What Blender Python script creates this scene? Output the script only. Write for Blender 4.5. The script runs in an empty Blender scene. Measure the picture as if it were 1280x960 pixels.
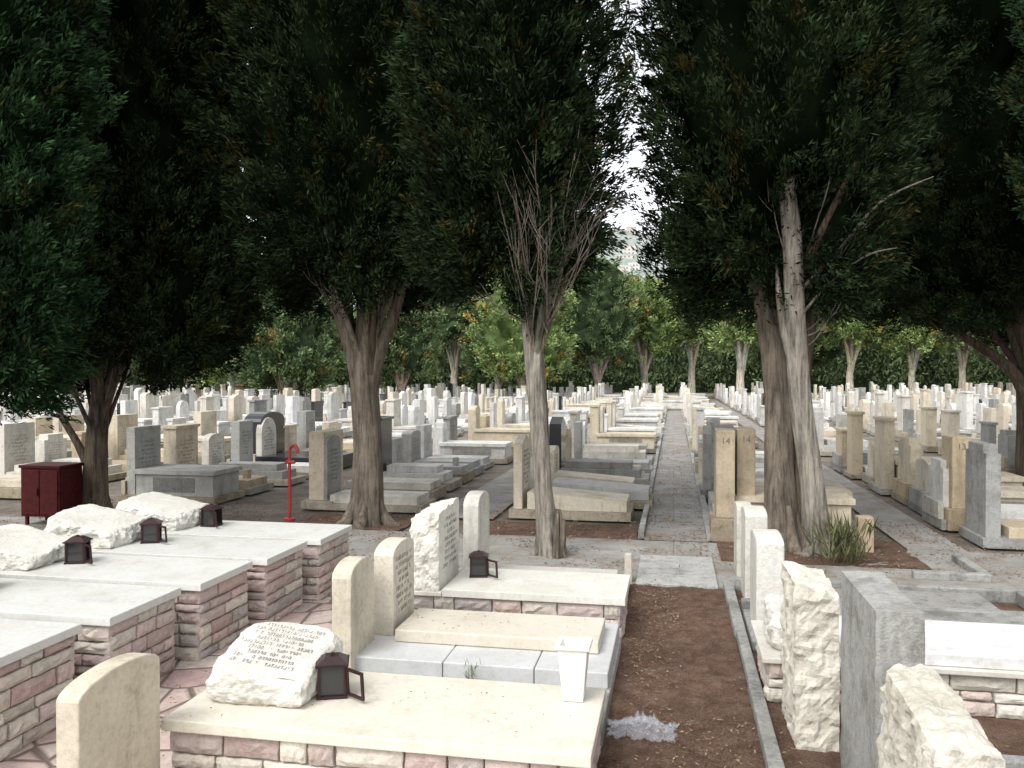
import bpy, math, random
import numpy as np
from mathutils import Vector, noise
random.seed(7)
RNG=np.random.default_rng(11)
scene=bpy.context.scene
COL=scene.collection
def sc(c,k): return tuple(min(.72,x*k) for x in c)

# ---------------------------------------------------------------- mesh builder
class MB:
    def __init__(s): s.v=[];s.f=[];s.c=[];s.m=[];s.sm=[]
    def add(s,vs,fs,col,mat=0,smooth=False):
        b=len(s.v); s.v+=[tuple(p) for p in vs]
        if isinstance(col,list): s.c+=col
        else: s.c+=[col]*len(vs)
        for f in fs:
            s.f.append([i+b for i in f]); s.m.append(mat); s.sm.append(smooth)
    def box(s,x0,x1,y0,y1,z0,z1,col,mat=0):
        vs=[(x0,y0,z0),(x1,y0,z0),(x1,y1,z0),(x0,y1,z0),(x0,y0,z1),(x1,y0,z1),(x1,y1,z1),(x0,y1,z1)]
        s.add(vs,[(3,2,1,0),(4,5,6,7),(0,1,5,4),(1,2,6,5),(2,3,7,6),(3,0,4,7)],col,mat)
    def prism_x(s,prof,x0,x1,col,mat=0):
        n=len(prof)
        vs=[(x0,p[0],p[1]) for p in prof]+[(x1,p[0],p[1]) for p in prof]
        fs=[tuple(range(n-1,-1,-1)),tuple(range(n,2*n))]
        for i in range(n):
            j=(i+1)%n; fs.append((i,j,n+j,n+i))
        s.add(vs,fs,col,mat)
    def obj(s,name,mats,bevel=0,parent=None,origin=True):
        me=bpy.data.meshes.new(name)
        V=np.array(s.v,dtype=float)
        o=Vector((0,0,0))
        if origin:
            mn=V.min(0);mx=V.max(0); o=Vector(((mn[0]+mx[0])/2,(mn[1]+mx[1])/2,mn[2])); V=V-np.array(o)
        me.from_pydata(V.tolist(),[],s.f)
        for m in mats: me.materials.append(m)
        me.polygons.foreach_set('material_index',s.m)
        me.polygons.foreach_set('use_smooth',s.sm)
        a=me.color_attributes.new('Col','FLOAT_COLOR','POINT')
        C=np.ones((len(s.v),4)); C[:,:3]=np.array([c[:3] for c in s.c]); a.data.foreach_set('color',C.ravel())
        me.update()
        ob=bpy.data.objects.new(name,me); COL.objects.link(ob); ob.location=o
        if bevel:
            b=ob.modifiers.new('bevel','BEVEL'); b.width=bevel; b.segments=2; b.limit_method='ANGLE'; b.angle_limit=math.radians(40)
        if parent:
            ob.parent=parent; ob.location=o-parent.location
        return ob

def np_mesh(name,V,F,C,mat,parent=None,k=4,smooth=False):
    me=bpy.data.meshes.new(name)
    n=len(V); nf=len(F)
    o=np.zeros(3)
    if parent is not None: o=np.array(parent.location)
    me.vertices.add(n); me.vertices.foreach_set('co',(V-o).astype(np.float32).ravel())
    me.loops.add(nf*k); me.loops.foreach_set('vertex_index',F.astype(np.int32).ravel())
    me.polygons.add(nf); me.polygons.foreach_set('loop_start',np.arange(nf,dtype=np.int32)*k)
    try: me.polygons.foreach_set('loop_total',np.full(nf,k,dtype=np.int32))
    except Exception: pass
    if smooth: me.polygons.foreach_set('use_smooth',np.ones(nf,dtype=bool))
    me.update(calc_edges=True); me.validate()
    a=me.color_attributes.new('Col','FLOAT_COLOR','POINT')
    CC=np.ones((n,4)); CC[:,:3]=C; a.data.foreach_set('color',CC.ravel())
    me.materials.append(mat)
    ob=bpy.data.objects.new(name,me); COL.objects.link(ob)
    if parent is not None: ob.parent=parent
    return ob

# ---------------------------------------------------------------- materials
def new_mat(name):
    m=bpy.data.materials.new(name); m.use_nodes=True; nt=m.node_tree
    b=nt.nodes['Principled BSDF']; return m,nt,b
def ramp(nt,src,stops):
    r=nt.nodes.new('ShaderNodeValToRGB'); el=r.color_ramp.elements
    while len(el)<len(stops): el.new(.5)
    for e,(p,c) in zip(el,stops): e.position=p; e.color=(c,c,c,1) if isinstance(c,(int,float)) else (*c,1)
    nt.links.new(src,r.inputs[0]); return r.outputs[0]
def noise_tex(nt,scale,detail=6,rough=.6,stretch=None):
    g=nt.nodes.new('ShaderNodeNewGeometry'); out=g.outputs['Position']
    if stretch:
        mp=nt.nodes.new('ShaderNodeMapping'); mp.inputs['Scale'].default_value=stretch
        nt.links.new(out,mp.inputs[0]); out=mp.outputs[0]
    n=nt.nodes.new('ShaderNodeTexNoise'); n.inputs['Scale'].default_value=scale; n.inputs['Detail'].default_value=detail; n.inputs['Roughness'].default_value=rough
    nt.links.new(out,n.inputs['Vector']); return n.outputs['Fac']
def mul(nt,a,b,fac=1,mode='MULTIPLY'):
    m=nt.nodes.new('ShaderNodeMix'); m.data_type='RGBA'; m.blend_type=mode
    if isinstance(fac,(int,float)): m.inputs[0].default_value=fac
    else: nt.links.new(fac,m.inputs[0])
    for i,x in ((6,a),(7,b)):
        if isinstance(x,tuple): m.inputs[i].default_value=(*x,1)
        else: nt.links.new(x,m.inputs[i])
    return m.outputs[2]
def bump(nt,b,h,strength,dist=.01):
    n=nt.nodes.new('ShaderNodeBump'); n.inputs['Strength'].default_value=strength; n.inputs['Distance'].default_value=dist
    nt.links.new(h,n.inputs['Height']); nt.links.new(n.outputs[0],b.inputs['Normal'])
def attr(nt):
    a=nt.nodes.new('ShaderNodeAttribute'); a.attribute_name='Col'; return a.outputs['Color']

def stone_mat(name,bs=.4,bscale=60,stain=.55,rough=.75,fine=.8,streak=.7,spec=.3,blotch=.75):
    m,nt,b=new_mat(name)
    c=attr(nt)
    c=mul(nt,c,ramp(nt,noise_tex(nt,1.7,8,.65),[(.3,(stain,stain*.98,stain*.93)),(.52,1.0)]))
    c=mul(nt,c,ramp(nt,noise_tex(nt,7.5,10,.75),[(.34,(blotch,blotch*.98,blotch*.94)),(.47,1.0)]))
    c=mul(nt,c,ramp(nt,noise_tex(nt,34,6,.75),[(.33,fine),(.55,1.0)]))
    c=mul(nt,c,ramp(nt,noise_tex(nt,6,6,.7,(1,1,.13)),[(.32,streak),(.48,1.0)]))
    nt.links.new(c,b.inputs['Base Color']); b.inputs['Roughness'].default_value=rough; b.inputs['Specular IOR Level'].default_value=spec
    bump(nt,b,noise_tex(nt,bscale,8,.7),bs,.01)
    return m
M_stone=stone_mat('limestone',stain=.66,streak=.75,blotch=.74)
M_rough=stone_mat('hewn_limestone',1.0,40,.8,.9,.82,.9,blotch=.85)
M_marble=stone_mat('polished_slab',.12,90,.84,.5,.88,.95,blotch=.86)
M_conc=stone_mat('weathered_concrete',.9,70,.5,.9,.7,.65,blotch=.6)
M_brick=stone_mat('veneer_stone',.7,50,.85,.8,.78,.93,blotch=.8)
M_black,nt,b=new_mat('dark_granite'); b.inputs['Roughness'].default_value=.18
nt.links.new(mul(nt,(.03,.032,.036),ramp(nt,noise_tex(nt,120,3,.6),[(.4,.5),(.6,1.3)])),b.inputs['Base Color'])
def soil_mat(name,c1,c2,sc_=6,bs=1.0,lo=.55):
    m,nt,b=new_mat(name)
    c=mul(nt,c1,c2,ramp(nt,noise_tex(nt,sc_,10,.75),[(.38,0.0),(.62,1.0)]),'MIX')
    c=mul(nt,c,ramp(nt,noise_tex(nt,90,4,.7),[(.35,lo),(.6,1.15)]))
    c=mul(nt,c,ramp(nt,noise_tex(nt,.7,4,.6),[(.35,.75),(.6,1.05)]))
    nt.links.new(c,b.inputs['Base Color']); b.inputs['Roughness'].default_value=.95; b.inputs['Specular IOR Level'].default_value=.1
    bump(nt,b,noise_tex(nt,45,10,.8),bs,.03); return m
M_soil=soil_mat('brown_soil',(.14,.085,.06),(.25,.165,.122))
M_ground=soil_mat('dusty_ground',(.18,.15,.12),(.32,.285,.245),1.5)
M_hill=soil_mat('hazy_hill',(.20,.24,.22),(.36,.37,.35),.02,.0,.9)  # distance haze is mixed into this pale grey-green base colour
def pave_mat(name,base,w,h,dirt=.52):
    m,nt,b=new_mat(name)
    g=nt.nodes.new('ShaderNodeNewGeometry')
    k=nt.nodes.new('ShaderNodeTexBrick'); nt.links.new(g.outputs['Position'],k.inputs['Vector'])
    k.inputs['Color1'].default_value=(*base,1); k.inputs['Color2'].default_value=(*[x*.9 for x in base],1); k.inputs['Mortar'].default_value=(*[x*.7 for x in base],1)
    k.inputs['Scale'].default_value=1; k.inputs['Brick Width'].default_value=w; k.inputs['Row Height'].default_value=h; k.inputs['Mortar Size'].default_value=.008
    c=mul(nt,k.outputs['Color'],ramp(nt,noise_tex(nt,1.4,10,.7),[(.35,(.7,.67,.62)),(.6,1.0)]))
    c=mul(nt,c,ramp(nt,noise_tex(nt,30,8,.75),[(.35,.75),(.6,1.0)]))
    c=mul(nt,c,(.19,.14,.10),ramp(nt,noise_tex(nt,3,10,.75),[(dirt,0.0),(dirt+.14,.75)]),'MIX')
    nt.links.new(c,b.inputs['Base Color']); b.inputs['Roughness'].default_value=.85; b.inputs['Specular IOR Level'].default_value=.2
    bump(nt,b,noise_tex(nt,40,8,.7),.5,.01); return m
M_pave=pave_mat('path_paving',(.37,.37,.355),3.0,2.3,.48)
M_cross=pave_mat('cross_path_paving',(.36,.355,.335),2.1,1.3,.49)
M_flag,nt,b=new_mat('pink_flagstone')
g=nt.nodes.new('ShaderNodeNewGeometry')
vd=nt.nodes.new('ShaderNodeTexVoronoi'); vd.feature='DISTANCE_TO_EDGE'; vd.inputs['Scale'].default_value=3.2
vc=nt.nodes.new('ShaderNodeTexVoronoi'); vc.inputs['Scale'].default_value=3.2
for v in (vd,vc): nt.links.new(g.outputs['Position'],v.inputs['Vector'])
sp=nt.nodes.new('ShaderNodeSeparateColor'); nt.links.new(vc.outputs['Color'],sp.inputs[0])
c=ramp(nt,sp.outputs[0],[(0,(.44,.31,.29)),(.4,(.52,.40,.36)),(.7,(.55,.47,.41)),(1,(.42,.34,.33))])
c=mul(nt,c,ramp(nt,noise_tex(nt,12,8,.7),[(.3,.65),(.6,1.0)]))
c=mul(nt,(.16,.12,.10),c,ramp(nt,vd.outputs['Distance'],[(.02,0.0),(.05,1.0)]),'MIX')
nt.links.new(c,b.inputs['Base Color']); b.inputs['Roughness'].default_value=.85
bump(nt,b,ramp(nt,vd.outputs['Distance'],[(.0,0.0),(.07,1.0)]),.6,.02)
def bark_mat(name,s1):
    m,nt,b=new_mat(name); c=attr(nt)
    c=mul(nt,c,ramp(nt,noise_tex(nt,22,8,.75,(1,1,.09)),[(.35,s1),(.6,1.15)]))
    c=mul(nt,c,ramp(nt,noise_tex(nt,3,5,.6),[(.35,.65),(.6,1.0)]))
    nt.links.new(c,b.inputs['Base Color']); b.inputs['Roughness'].default_value=.95; b.inputs['Specular IOR Level'].default_value=.1
    bump(nt,b,noise_tex(nt,30,8,.75,(1,1,.1)),1.0,.03); return m
M_bark=bark_mat('cypress_bark',.3)
M_leaf,nt,b=new_mat('cypress_foliage'); nt.links.new(attr(nt),b.inputs['Base Color']); b.inputs['Roughness'].default_value=.8; b.inputs['Specular IOR Level'].default_value=.06
M_core,nt,b=new_mat('dark_core_fill'); nt.links.new(attr(nt),b.inputs['Base Color']); b.inputs['Roughness'].default_value=1; b.inputs['Specular IOR Level'].default_value=0  # dark filler for the added cores; inner shade sits in its colour
def paint(name,c,r=.45,lo=.6,spec=.5):
    m,nt,b=new_mat(name)
    nt.links.new(mul(nt,c,ramp(nt,noise_tex(nt,14,8,.7),[(.3,lo),(.6,1.05)])),b.inputs['Base Color'])
    b.inputs['Roughness'].default_value=r; b.inputs['Specular IOR Level'].default_value=spec
    bump(nt,b,noise_tex(nt,60,4,.6),.15,.004); return m
M_brown=paint('lantern_brown_paint',(.030,.012,.012),.4,.6,.35)
M_red=paint('red_paint',(.36,.03,.025),.45)
M_dred=paint('cabinet_dark_red',(.065,.008,.008),.6,.5,.15)
M_ink=paint('engraved_letters',(.17,.16,.145),.8)
M_glass,nt,b=new_mat('lantern_glass'); b.inputs['Base Color'].default_value=(.03,.03,.03,1); b.inputs['Roughness'].default_value=.08
M_vase=paint('white_vase',(.66,.66,.62),.5,.9)
M_bag,nt,b=new_mat('clear_plastic'); b.inputs['Base Color'].default_value=(.62,.66,.72,1); b.inputs['Roughness'].default_value=.06; b.inputs['Alpha'].default_value=.2
STM=[M_stone,M_conc,M_marble,M_black,M_rough,M_brick,M_ink,M_ground]

# ---------------------------------------------------------------- shapes
def rough_box(mb,x0,x1,y0,y1,z0,ztops,col,mat=4,n=(8,8,8),amp=.02,smooth_faces=(),seed=0,taper=0.0,roundc=0.0):
    nx,ny,nz=[int(q*2.1) for q in n]
    def pt(i,j,k):
        u,v,w=i/nx,j/ny,k/nz
        zt=(ztops[0]*(1-u)*(1-v)+ztops[1]*u*(1-v)+ztops[2]*u*v+ztops[3]*(1-u)*v)
        x=x0+(x1-x0)*u; y=y0+(y1-y0)*v; z=z0+(zt-z0)*w
        cx,cy=(x0+x1)/2,(y0+y1)/2
        x=cx+(x-cx)*(1-taper*w); y=cy+(y-cy)*(1-taper*w)
        if roundc:
            e=(abs(2*u-1)**4+abs(2*v-1)**4+abs(2*w-1)**4)
            q=max(0,e-1)*roundc
            x-= (x-cx)*q; y-=(y-cy)*q; z-=(z-(z0+zt)/2)*q if w>.5 else 0
        P=Vector((x,y,z)); nn=Vector((0,0,0))
        if i==0 and 'x-' not in smooth_faces: nn.x-=1
        if i==nx and 'x+' not in smooth_faces: nn.x+=1
        if j==0 and 'y-' not in smooth_faces: nn.y-=1
        if j==ny and 'y+' not in smooth_faces: nn.y+=1
        if k==nz and 'z+' not in smooth_faces: nn.z+=1
        q=P*8+Vector((seed*3.1,seed*1.7,seed))
        rid=1-abs(noise.noise(q*1.3))*2
        h=noise.noise(q)*.7+rid*.35+noise.noise(q*2.8)*.35+noise.noise(q*6)*.22-.2
        P+=nn*(h*amp+amp*.2)
        return P
    idx={}; vs=[]
    def g(i,j,k):
        if (i,j,k) not in idx: idx[(i,j,k)]=len(vs); vs.append(pt(i,j,k))
        return idx[(i,j,k)]
    fs=[]
    for i in range(nx):
        for j in range(ny):
            fs.append((g(i,j,nz),g(i+1,j,nz),g(i+1,j+1,nz),g(i,j+1,nz)))
            fs.append((g(i,j+1,0),g(i+1,j+1,0),g(i+1,j,0),g(i,j,0)))
    for k in range(nz):
        for i in range(nx):
            fs.append((g(i,0,k),g(i+1,0,k),g(i+1,0,k+1),g(i,0,k+1)))
            fs.append((g(i+1,ny,k),g(i,ny,k),g(i,ny,k+1),g(i+1,ny,k+1)))
        for j in range(ny):
            fs.append((g(0,j+1,k),g(0,j,k),g(0,j,k+1),g(0,j+1,k+1)))
            fs.append((g(nx,j,k),g(nx,j+1,k),g(nx,j+1,k+1),g(nx,j,k+1)))
    mb.add(vs,fs,col,mat,False)

PINKS=[(.50,.38,.345),(.53,.42,.38),(.56,.50,.43),(.47,.37,.345),(.60,.55,.48),(.45,.40,.38),(.52,.43,.40),(.58,.53,.46)]
def veneer(mb,x0,x1,y0,y1,z0,z1,rng,pal=PINKS):
    mb.box(x0+.02,x1-.02,y0+.02,y1-.02,z0,z1-.004,(.36,.33,.30),1)
    sides=[((x0,y0),(1,0),(0,-1),x1-x0),((x1,y0),(0,1),(1,0),y1-y0),((x1,y1),(-1,0),(0,1),x1-x0),((x0,y1),(0,-1),(-1,0),y1-y0)]
    for (ox,oy),(ux,uy),(nx_,ny_),L in sides:
        z=z0
        while z<z1-.02:
            h=rng.uniform(.055,.105)
            if z1-z-h<.045: h=z1-z
            s=0
            while s<L-.01:
                w=rng.uniform(.12,.36)
                if L-s-w<.1: w=L-s
                col=rng.choice(pal); kk=rng.uniform(.85,1.12); col=sc(col,kk)
                g=.005; a0,a1=s+g,s+w-g; b0,b1=z+g,z+h-g
                gx,gz=6,3; vs=[];fs=[]
                off=rng.uniform(-.006,.010)
                for kz in range(gz+1):
                    for kx in range(gx+1):
                        edge=(kx in(0,gx)) or (kz in (0,gz))
                        d=off+(0 if edge else rng.uniform(.004,.020))+rng.uniform(-.002,.002)
                        a=a0+(a1-a0)*kx/gx+rng.uniform(-.004,.004); bz=b0+(b1-b0)*kz/gz+rng.uniform(-.004,.004)
                        vs.append((ox+ux*a+nx_*d,oy+uy*a+ny_*d,bz))
                for kz in range(gz):
                    for kx in range(gx):
                        q=kz*(gx+1)+kx; fs.append((q,q+1,q+gx+2,q+gx+1))
                ring=[i for i in range(gx+1)]+[(gx+1)*k+gx for k in range(1,gz+1)]+[(gx+1)*gz+i for i in range(gx-1,-1,-1)]+[(gx+1)*k for k in range(gz-1,0,-1)]
                b=len(vs)
                for r in ring:
                    p=vs[r]; vs.append((p[0]-nx_*.035,p[1]-ny_*.035,p[2]))
                n=len(ring)
                for i in range(n):
                    j=(i+1)%n; fs.append((ring[j],ring[i],b+i,b+j))
                mb.add(vs,fs,col,5)
                s+=w
            z+=h

def arch_prof(y0,y1,z0,z1,rise,n=10):
    p=[(y0,z0),(y1,z0)]
    w=(y1-y0)/2; c=(y0+y1)/2
    for i in range(n+1):
        t=math.pi*i/n
        p.append((c+w*math.cos(t),z1-rise+rise*math.sin(t)))
    return p
def glyphs(mb,o,u,v,nrm,w,h,rows,rng,lh=None,mat=6):
    o=Vector(o);u=Vector(u).normalized();v=Vector(v).normalized();nrm=Vector(nrm).normalized()
    rh=h/rows; lh=lh or rh*.55; lw=lh*.62
    def bar(a0,a1,b0,b1):
        vs=[o+u*a+v*b+nrm*d for d in(0.0005,.002) for a,b in((a0,b0),(a1,b0),(a1,b1),(a0,b1))]
        mb.add(vs,[(4,5,6,7),(0,1,5,4),(1,2,6,5),(2,3,7,6),(3,0,4,7)],(.08,.08,.08),mat)
    for r in range(rows):
        b=h/2-(r+1)*rh+ (rh-lh)/2
        ww=w*rng.uniform(.55,1); a=-ww/2
        while a<ww/2-lw:
            t=max(.003,lh*.12)
            if rng.random()<.16: a+=lw*1.2; continue
            k=rng.randrange(5)
            if k in(0,1,3): bar(a,a+lw*.85,b+lh-t,b+lh)
            if k in(0,2,3): bar(a+lw*.85-t,a+lw*.85,b,b+lh-t*1.05)
            if k in(1,): bar(a+lw*.4,a+lw*.4+t,b,b+lh-t*1.05)
            if k in(3,): bar(a,a+t,b,b+lh*.6)
            if k in(2,): bar(a,a+lw*.6,b,b+t)
            if k==4: bar(a+lw*.3,a+lw*.3+t,b+lh*.4,b+lh)
            a+=lw*1.25
CREAM=(.61,.55,.44);TAN=(.50,.41,.28);WHITE=(.66,.655,.62);GREY=(.34,.34,.32);OFFW=(.62,.595,.53);LG=(.48,.475,.45)

def lantern(x,y,z,s=.17,rot=.5,open_=True):
    root=bpy.data.objects.new('memorial_lantern',None); COL.objects.link(root); root.location=(x,y,z); root.rotation_euler=(0,0,rot)
    root.empty_display_size=.1
    mb=MB(); h=s*1.05; w=s/2; t=s*.09; c=(1,1,1)
    mb.box(-w,w,-w,w,0,t,c)
    for sx in(-1,1):
        for sy in(-1,1):
            x0,x1=sorted((sx*w*.94,sx*(w*.94-t))); y0,y1=sorted((sy*w*.94,sy*(w*.94-t)))
            mb.box(x0,x1,y0,y1,t+.0005,h,c)
    mb.box(-w*1.08,w*1.08,-w*1.08,w*1.08,h+.0005,h+t*.8,c)
    a=w*1.0;b_=w*.45;z0=h+t*.8+.0005;z1=z0+s*.2
    mb.add([(-a,-a,z0),(a,-a,z0),(a,a,z0),(-a,a,z0),(-b_,-b_,z1),(b_,-b_,z1),(b_,b_,z1),(-b_,b_,z1)],[(3,2,1,0),(4,5,6,7),(0,1,5,4),(1,2,6,5),(2,3,7,6),(3,0,4,7)],c)
    mb.box(-w*.12,w*.12,-w*.12,w*.12,z1+.0005,z1+s*.07,c)
    mb.box(-w*.80,-w*.78,-w*.8,w*.8,t+.001,h-.001,c,1); mb.box(-w*.8,w*.8,w*.78,w*.8,t+.001,h-.001,c,1); mb.box(-w*.78,w*.8,-w*.8,-w*.78,t+.001,h-.001,c,1)
    ob=mb.obj('body',[M_brown,M_glass],.002,origin=False); ob.parent=root
    if open_:
        d=MB(); W=s*.86
        d.box(0,t,0,.012,t*1.2,h-t*.2,c); d.box(W-t,W,0,.012,t*1.2,h-t*.2,c); d.box(t+.0003,W-t-.0003,0,.012,t*1.2,t*2.2,c); d.box(t+.0003,W-t-.0003,0,.012,h-t*1.2,h-t*.2,c)
        ob=d.obj('door',[M_brown],origin=False); ob.parent=root; ob.location=(w*.95,-w*.9,0); ob.rotation_euler=(math.radians(4),0,math.radians(-50))
    return root

rg=random.Random(3)
# ---------------------------------------------------------------- ground and paths
def sheet(name,x0,x1,y0,y1,z,mat,nx=1,ny=1,amp=0):
    xs=np.linspace(x0,x1,nx+1);ys=np.linspace(y0,y1,ny+1)
    V=[]
    for y in ys:
        for x in xs:
            h=0
            if amp:
                p=Vector((x*4,y*4,0)); h=(noise.noise(p)*.6+noise.noise(p*3)*.45+noise.noise(p*8)*.35)*amp
            V.append((x,y,z+h))
    F=[(j*(nx+1)+i,j*(nx+1)+i+1,(j+1)*(nx+1)+i+1,(j+1)*(nx+1)+i) for j in range(ny) for i in range(nx)]
    V=np.array(V); return np_mesh(name,V,np.array(F),np.ones((len(V),3)),mat,smooth=bool(amp))
sheet('ground',-2500,2500,-600,3500,-.03,M_ground)
sheet('dirt_path',-.40,.46,1.5,7.97,.014,M_soil,60,420,.026)
sheet('soil_strip',.46,3.2,1.5,8.0,.004,M_soil,60,140,.015)
sheet('tree_soil',-5.0,-3.45,10.25,11.3,.0,M_soil,40,16,.02)
sheet('tree_soil',-8.6,-7.1,9.8,10.9,.0,M_soil,40,16,.02)
sheet('tree_soil',-2.4,-.45,10.22,11.2,.0,M_soil,40,16,.02)
sheet('tree_soil',.5,2.6,9.2,10.7,.010,M_soil,40,26,.015)
sheet('paved_path',-.345,.40,10.2,47,.012,M_pave)
sheet('cross_path',-40,16,8.02,10.2,.006,M_cross)
sheet('side_path',2.62,3.25,10.2,66,.006,M_cross)
sheet('side_path',-3.35,-2.45,11.3,66,.006,M_cross)
sheet('flagstone_path',-3.42,-2.2,1.5,8.0,.008,M_flag)
mb=MB()
mb.box(-.35,.41,7.98,9.25,.0,.035,(.44,.44,.42),1)
mb.obj('concrete_slab',STM,.008)
mb=MB()
y=1.5
while y<8:
    L=rg.uniform(.8,1.2); mb.box(.462+rg.uniform(-.008,.008),.54,y,min(y+L-.008,8.05),0,.07+rg.uniform(-.01,.012),sc(GREY,rg.uniform(.85,1.1)),1); y+=L
mb.obj('stone_kerb',STM,.008)
for xx in (-.43,.405):
    mb=MB(); y=10.3
    while y<47:
        L=rg.uniform(1,1.6); mb.box(xx+rg.uniform(-.012,.012),xx+.08,y,y+L-.01,0,.08+rg.uniform(-.03,.03),sc(GREY,rg.uniform(.9,1.3)),1); y+=L
    mb.obj('stone_kerb',STM,.006)

# ---------------------------------------------------------------- foreground graves
mb=MB(); veneer(mb,-2.40,-.385,3.68,4.43,0,.275,rg); mb.box(-2.43,-.35,3.645,4.455,.277,.335,(.64,.60,.51),2)
mb.obj('stone_clad_grave',STM,.006)
mb=MB()
rough_box(mb,-2.33,-1.80,3.86,4.40,.337,(.52,.47,.60,.63),(.66,.64,.585),4,(14,14,8),.034,('z+',),seed=2,roundc=.09)
A_=Vector((-2.28,3.92,.525));B_=Vector((-1.86,3.92,.478));C_=Vector((-1.86,4.34,.588))
u=(B_-A_).normalized(); v=(C_-B_).normalized(); nn=u.cross(v)
glyphs(mb,Vector((-2.065,4.13,.552))+nn*.010,u,v,nn,.42,.38,9,rg)
mb.obj('rock_headstone',STM)
lantern(-1.74,4.1,.337,.155,.35)
mb=MB()
def vase(mb,x,y,z,a,b,h):
    vs=[]
    for (r,zz) in((a,0),(b,h),(b+.012,h),(b+.012,h+.018),(b-.012,h+.018),(b-.016,h-.03)):
        vs+=[(x-r,y-r,z+zz),(x+r,y-r,z+zz),(x+r,y+r,z+zz),(x-r,y+r,z+zz)]
    fs=[(3,2,1,0)]
    for k in range(5):
        for i in range(4): fs.append((k*4+i,k*4+(i+1)%4,k*4+4+(i+1)%4,k*4+4+i))
    fs.append((20,21,22,23)); mb.add(vs,fs,(1,1,1))
vase(mb,-.50,4.28,.337,.052,.076,.27)
mb.obj('flower_vase',[M_vase],.004)
mb=MB(); mb.box(-2.25,-.37,4.47,5.02,0,.10,(.33,.33,.31),1); mb.obj('concrete_slab',STM,.01)
mb=MB()
mb.box(-2.22,-.37,5.03,6.12,0,.10,(.44,.44,.42),1)
for x0,x1 in((-2.2,-1.42),(-1.415,-.84),(-.835,-.385)): mb.box(x0,x1,5.06,6.09,.101,.20,sc((.55,.56,.56),rg.uniform(.95,1.02)),2)
mb.box(-1.84,-.47,5.38,5.92,.202,.285,(.61,.56,.47),2)
mb.obj('stone_grave',STM,.008)
mb=MB(); mb.prism_x(arch_prof(4.98,5.40,.10,.80,.09),-2.12,-1.99,CREAM,0); mb.obj('arched_headstone',STM,.008)
mb=MB(); mb.prism_x(arch_prof(5.50,5.97,.202,.82,.07),-2.03,-1.89,(.61,.56,.47),0); glyphs(mb,(-1.889,5.735,.53),(0,1,0),(0,0,1),(1,0,0),.38,.42,8,rg); mb.obj('arched_headstone',STM,.008)
mb=MB(); mb.prism_x(arch_prof(3.04,3.60,0,.715,.07,14),-2.51,-2.40,(.58,.52,.41),0); mb.obj('arched_headstone',STM,.008)
mb=MB(); mb.box(-2.39,-.40,2.85,3.6,0,.10,CREAM,2); mb.obj('stone_grave',STM,.008)
mb=MB(); veneer(mb,-2.12,-.39,6.30,7.0,0,.275,rg); mb.box(-1.76,-.35,6.27,7.03,.277,.335,(.64,.63,.57),2); mb.box(-2.13,-1.765,6.27,7.03,.277,.31,(.62,.59,.52),2)
mb.obj('stone_clad_grave',STM,.006)
mb=MB(); rough_box(mb,-2.02,-1.79,6.29,6.93,.312,(.88,.92,.96,.9),(.66,.64,.575),4,(8,14,14),.034,('x+',),seed=5,roundc=.03)
glyphs(mb,(-1.785,6.62,.66),(0,1,0),(0,0,1),(1,0,0),.5,.42,8,rg); mb.obj('rock_headstone',STM)
lantern(-1.58,6.75,.337,.15,.2)
mb=MB(); mb.prism_x(arch_prof(7.25,7.72,0,.93,.10),-1.84,-1.70,(.58,.56,.50),0); mb.obj('arched_headstone',STM,.008)
mb=MB(); mb.box(-1.68,-.40,7.16,7.9,0,.13,LG,1); mb.box(-1.6,-.5,7.24,7.82,.132,.19,(.52,.50,.45),2); mb.obj('stone_grave',STM,.01)
Yf=[3.46,4.3,5.16,6.0,6.81,7.62]; Xr=[-3.42,-3.37,-3.28,-3.2,-3.12,-3.03]
for i,(yf,xr) in enumerate(zip(Yf,Xr)):
    mb=MB(); veneer(mb,xr-2.2,xr-.03,yf-.70,yf-.03,0,.50,rg)
    mb.box(xr-2.23,xr,yf-.735,yf,.502,.555,sc((.60,.60,.565),rg.uniform(.96,1.03)),2)
    mb.obj('stone_clad_grave',STM,.006)
    mb=MB(); xc=xr-1.72
    a=rg.uniform(.73,.78)
    rough_box(mb,xc-.33,xc+.27,yf-.64,yf-.12,.557,(a+.05,a-.09,a-.03,a+.08),(.66,.645,.59),4,(12,11,7),.05,('z+',),seed=20+i,roundc=.05)
    mb.obj('rock_headstone',STM)
    lantern(xc+.42,yf-.30,.557,.15,rg.uniform(-.1,.5))
# right side
mb=MB(); rough_box(mb,.645,.865,4.67,5.22,0,(.86,.82,.84,.87),(.64,.605,.52),4,(6,12,18),.030,('x+',),seed=9,taper=.03); mb.obj('hewn_headstone',STM)
mb=MB(); rough_box(mb,.84,1.03,3.76,4.5,0,(1.0,1.0,1.0,1.0),(.40,.395,.37),1,(4,10,14),.006,(),seed=11); mb.obj('concrete_headstone',STM)
mb=MB(); rough_box(mb,.775,.98,2.72,3.38,0,(.88,.86,.90,.92),(.62,.59,.51),4,(10,20,24),.030,('x+',),seed=13,roundc=.03); mb.obj('hewn_headstone',STM)
mb=MB(); veneer(mb,.57,2.75,4.98+.32,6.02,0,.25,rg,[(.60,.57,.5),(.5,.47,.43),(.56,.47,.42),(.62,.59,.53)]); mb.box(.53,2.8,5.26,6.06,.252,.285,(.62,.60,.55),2); mb.box(1.0,2.78,5.30,6.02,.287,.36,(.68,.69,.69),2); mb.obj('stone_clad_grave',STM,.006)
mb=MB(); rough_box(mb,.60,.92,5.36,5.98,.287,(.50,.42,.46,.55),(.67,.65,.60),4,(9,12,8),.034,('z+',),seed=15,roundc=.15); mb.obj('rock_headstone',STM)
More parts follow.
